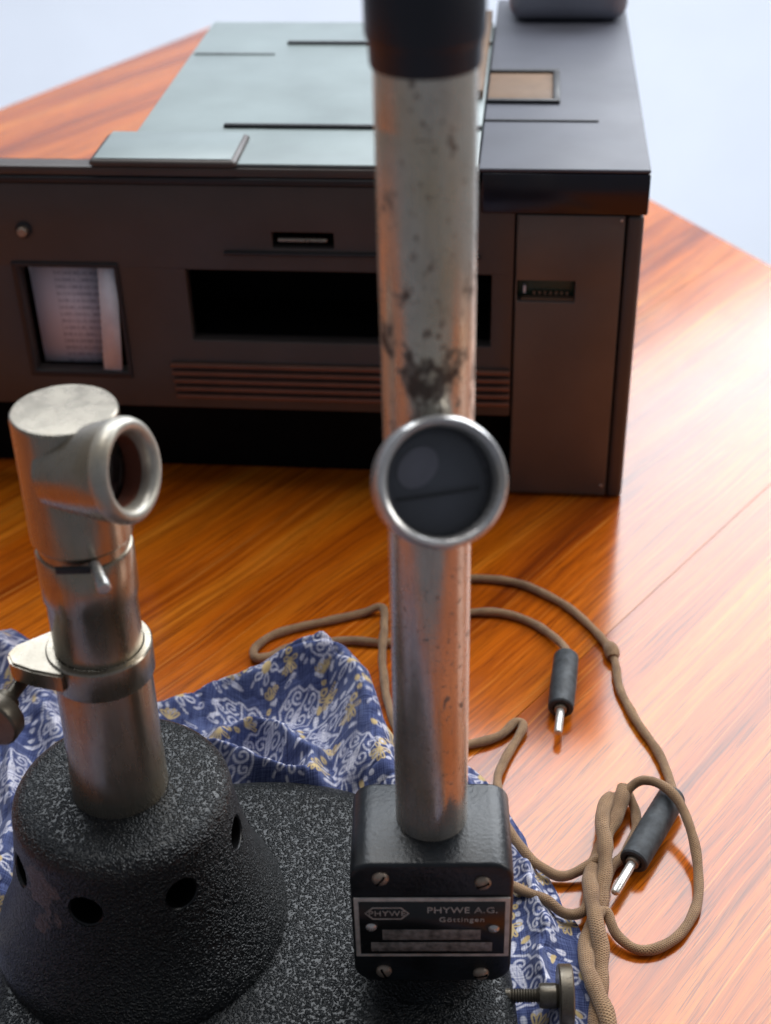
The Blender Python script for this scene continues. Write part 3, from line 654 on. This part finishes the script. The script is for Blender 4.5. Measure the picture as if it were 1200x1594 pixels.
for j in range(-1, 17):
    for i in range(-1, 15):
        cx = -.31 + i * px + (.5 * px if j % 2 else 0) + random.uniform(-.002, .002); cy = .15 + j * px * .93 + random.uniform(-.002, .002)
        kd = (i + j * 2) % 4 // 2 if (i + j) % 3 else 2; a = random.choice((0, .5, -.5, 1.57, 3.14, 2.4)) + random.uniform(-.2, .2)
        if kd < 2: palmette((cx, cy), a, .0108)
        else: flower((cx, cy), .0076, a)
        if random.random() < .5: chain((cx + px * .5, cy + .004), 1.2 + random.uniform(-.5, .5), .016)
        for q in range(5):
            e = random.uniform(0, 6.28); rr = .0205 + random.uniform(-.003, .003); p = (cx + rr * math.cos(e), cy + rr * math.sin(e)); stroke(white if q < 4 else tanc, petal(p, e + 1.2, .0046, .0015), .0003, q % 2 == 0)
# cloth as a thin closed sheet would double the faces: a single sheet plus a rolled hem
nv = NR * NA_
co_ = np.stack([X.ravel(), Y.ravel(), Z.ravel()], 1)
hem = np.stack([X[-1], Y[-1], np.full(NA_, .0003)], 1); co_ = np.vstack([co_, hem])
ii = np.arange(NR)[:, None] * NA_; jj = np.arange(NA_)[None, :]; j2 = (jj + 1) % NA_
nxt = ii[:-1] + NA_
quads = np.stack([ii[:-1] + jj, nxt + jj, nxt + j2, ii[:-1] + j2], -1).reshape(-1, 4)
last = (NR - 1) * NA_; hq = np.stack([last + jj[0], nv + jj[0], nv + j2[0], last + j2[0]], -1); quads = np.vstack([quads, hq])
me = bpy.data.meshes.new('cloth'); me.vertices.add(len(co_)); me.vertices.foreach_set('co', co_.ravel()); me.loops.add(quads.size); me.loops.foreach_set('vertex_index', quads.ravel())
me.polygons.add(len(quads)); me.polygons.foreach_set('loop_start', np.arange(0, quads.size, 4)); me.update(calc_edges=True)
ca_ = me.color_attributes.new('print', 'FLOAT_COLOR', 'POINT'); cc = np.zeros((len(co_), 4)); cc[:nv, 0] = white; cc[:nv, 1] = tanc; cc[:, 3] = 1; ca_.data.foreach_set('color', cc.ravel())
uvl = me.uv_layers.new(name='UVMap'); uvv = np.vstack([np.stack([Sf, Tf], 1), np.stack([S[-1], T[-1]], 1)]); uvl.data.foreach_set('uv', uvv[quads.ravel()].ravel())
cl = link('cloth', me, 'cloth'); cl['label'] = 'rumpled blue cotton cloth printed with white and tan scrolls under black stand'; cl['category'] = 'cloth'

# ------------------------------------------------------------------ test leads
CR = .0023; G = .0026
BUN = catmull([(.1080, .4790, .0075), (.0985, .4560, .0085), (.0915, .4320, .0075), (.0870, .4110, .0068), (.0828, .3880, .0066), (.0812, .3530, .0064), (.0830, .3050, .0062), (.0850, .2500, .0062), (.0850, .2000, .0060)], 12)
def strand(y0, y1, ph, step=.0045):
    ys = np.arange(y0, y1, -step if y1 < y0 else step); out = []
    for y in ys:
        k = min(range(len(BUN)), key=lambda q: abs(BUN[q].y - y)); c = BUN[k]; a = y * 2 * math.pi / .085 + ph
        out.append((c.x + .0032 * math.cos(a), y, max(.0036, c.z + .0032 * math.sin(a))))
    return out
A = [(.0945, .5765, .0076), (.0945, .5890, .005), (.0839, .6087, G), (.0671, .621, G), (.0473, .6237, G), (.030, .618, G), (.015, .607, G), (-.0004, .5990, G), (-.0234, .6020, G), (-.050, .5990, G), (-.066, .5900, .0032), (-.0735, .5890, .0035),
     (-.0730, .5993, G), (-.0628, .6100, G), (-.0379, .6185, G), (-.0162, .6255, G), (-.0062, .6280, .0045), (-.0024, .6240, .0050), (-.0024, .6120, .0065), (-.0030, .6000, .0082), (-.0040, .5850, .006), (-.0036, .5680, .0045), (-.0010, .5440, .0050), (.0040, .5230, .0060), (.0140, .5140, .0056), (.0280, .5140, .0045), (.0402, .5177, G), (.0535, .5227, G), (.0630, .5310, .0032), (.0668, .5300, .0034), (.0650, .5235, .003), (.0592, .5132, G), (.0525, .4978, .0035), (.0497, .4828, .006),
     (.0500, .4640, .0085), (.0568, .4440, .0085), (.0652, .4341, .0065), (.0763, .4296, .0038), *strand(.437, .474, 0), (.1110, .4770, .0060), (.1139, .4715, .0035), (.1131, .4595, G), (.1061, .4440, G), (.0985, .4350, .0032), (.0930, .4230, .0032), *strand(.410, .200, 0)]
B = [(.1322, .4731, .0076), (.1338, .4820, .0042), (.1330, .5033, G), (.1249, .5314, G), (.1205, .5562, G), (.1201, .5860, G), (.1095, .6132, G), (.0940, .6344, G), (.0734, .6506, G), (.0494, .6549, G), (.0340, .6500, G), (.0220, .6330, G), (.0180, .6080, .0082), (.0180, .5900, .005), (.0210, .5500, G), (.0250, .5250, .0065), (.0270, .5130, .0105), (.0310, .4950, .0110), (.0360, .4600, .0080), (.0440, .4300, .0070), (.0545, .4198, .0080), (.0654, .4104, .0105), (.0740, .4068, .0060), (.0815, .4085, .0060),
     *strand(.419, .477, math.pi), (.1180, .4765, .0150), (.1290, .4675, .0174), (.1352, .4510, .0125), (.1359, .4258, .0040), (.1280, .4046, G), (.1158, .3920, G), (.1043, .3890, G), (.0950, .3945, .0045), (.0905, .4050, .0085), *strand(.400, .200, math.pi)]
def plug(parent, tip, back, zt, zb):
    a = Vector((*back, zb)); b = Vector((*tip, zt)); dv = (b - a).normalized(); L = (b - a).length; F_ = frame(a, dv); s = L * .69
    sl = lathe('plug_sleeve', [(.0028, -.0006), (.0058, -.0006), (.0066, .0006), (.0068, s * .5), (.0066, s - .0008), (.0060, s), (.0042, s), (.0040, s - .0015), (.0, s - .0015)], 'sleeve', parent, F_, 48)
    lathe('plug_collar', [(.0031, s - .002), (.0031, s + .0012), (.0025, s + .0016), (0, s + .0016)], 'screwm', sl, F_, 32)
    lathe('plug_pin', [(.0019, s), (.0021, s + .002), (.0021, L - .0018), (.0017, L - .0005), (.0008, L), (0, L)], 'pin', parent, F_, 32)
def sheath(parent, ph, y0):
    tube('sheath', catmull(strand(y0, .2, ph), 4), .0035, 'cord', parent, wob=.10)
la = thing('test_lead', (.0948, .5808, 0), 'brown braided lead whose dark plug points down beside the column', 'test lead', group='braided leads with banana plugs')
tube('cord', catmull(A, 12), CR, 'cord', la, wob=.09); plug(la, (.0833, .5190), (.0945, .5765), .0068, .0076); sheath(la, 0, .4745)
lb = thing('test_lead', (.1322, .4731, 0), 'brown braided lead whose plug lies inside the coiled loop at the right', 'test lead', group='braided leads with banana plugs')
tube('cord', catmull(B, 12), CR, 'cord', lb, wob=.09); plug(lb, (.0961, .4164), (.1322, .4731), .0068, .0076); sheath(lb, math.pi, .4775)
tube('splice', catmull([(.1203, .5800, G + .0004), (.1204, .5850, G + .0008), (.1196, .5900, G + .0005)], 8), .0031, 'cord', lb, wob=.35)
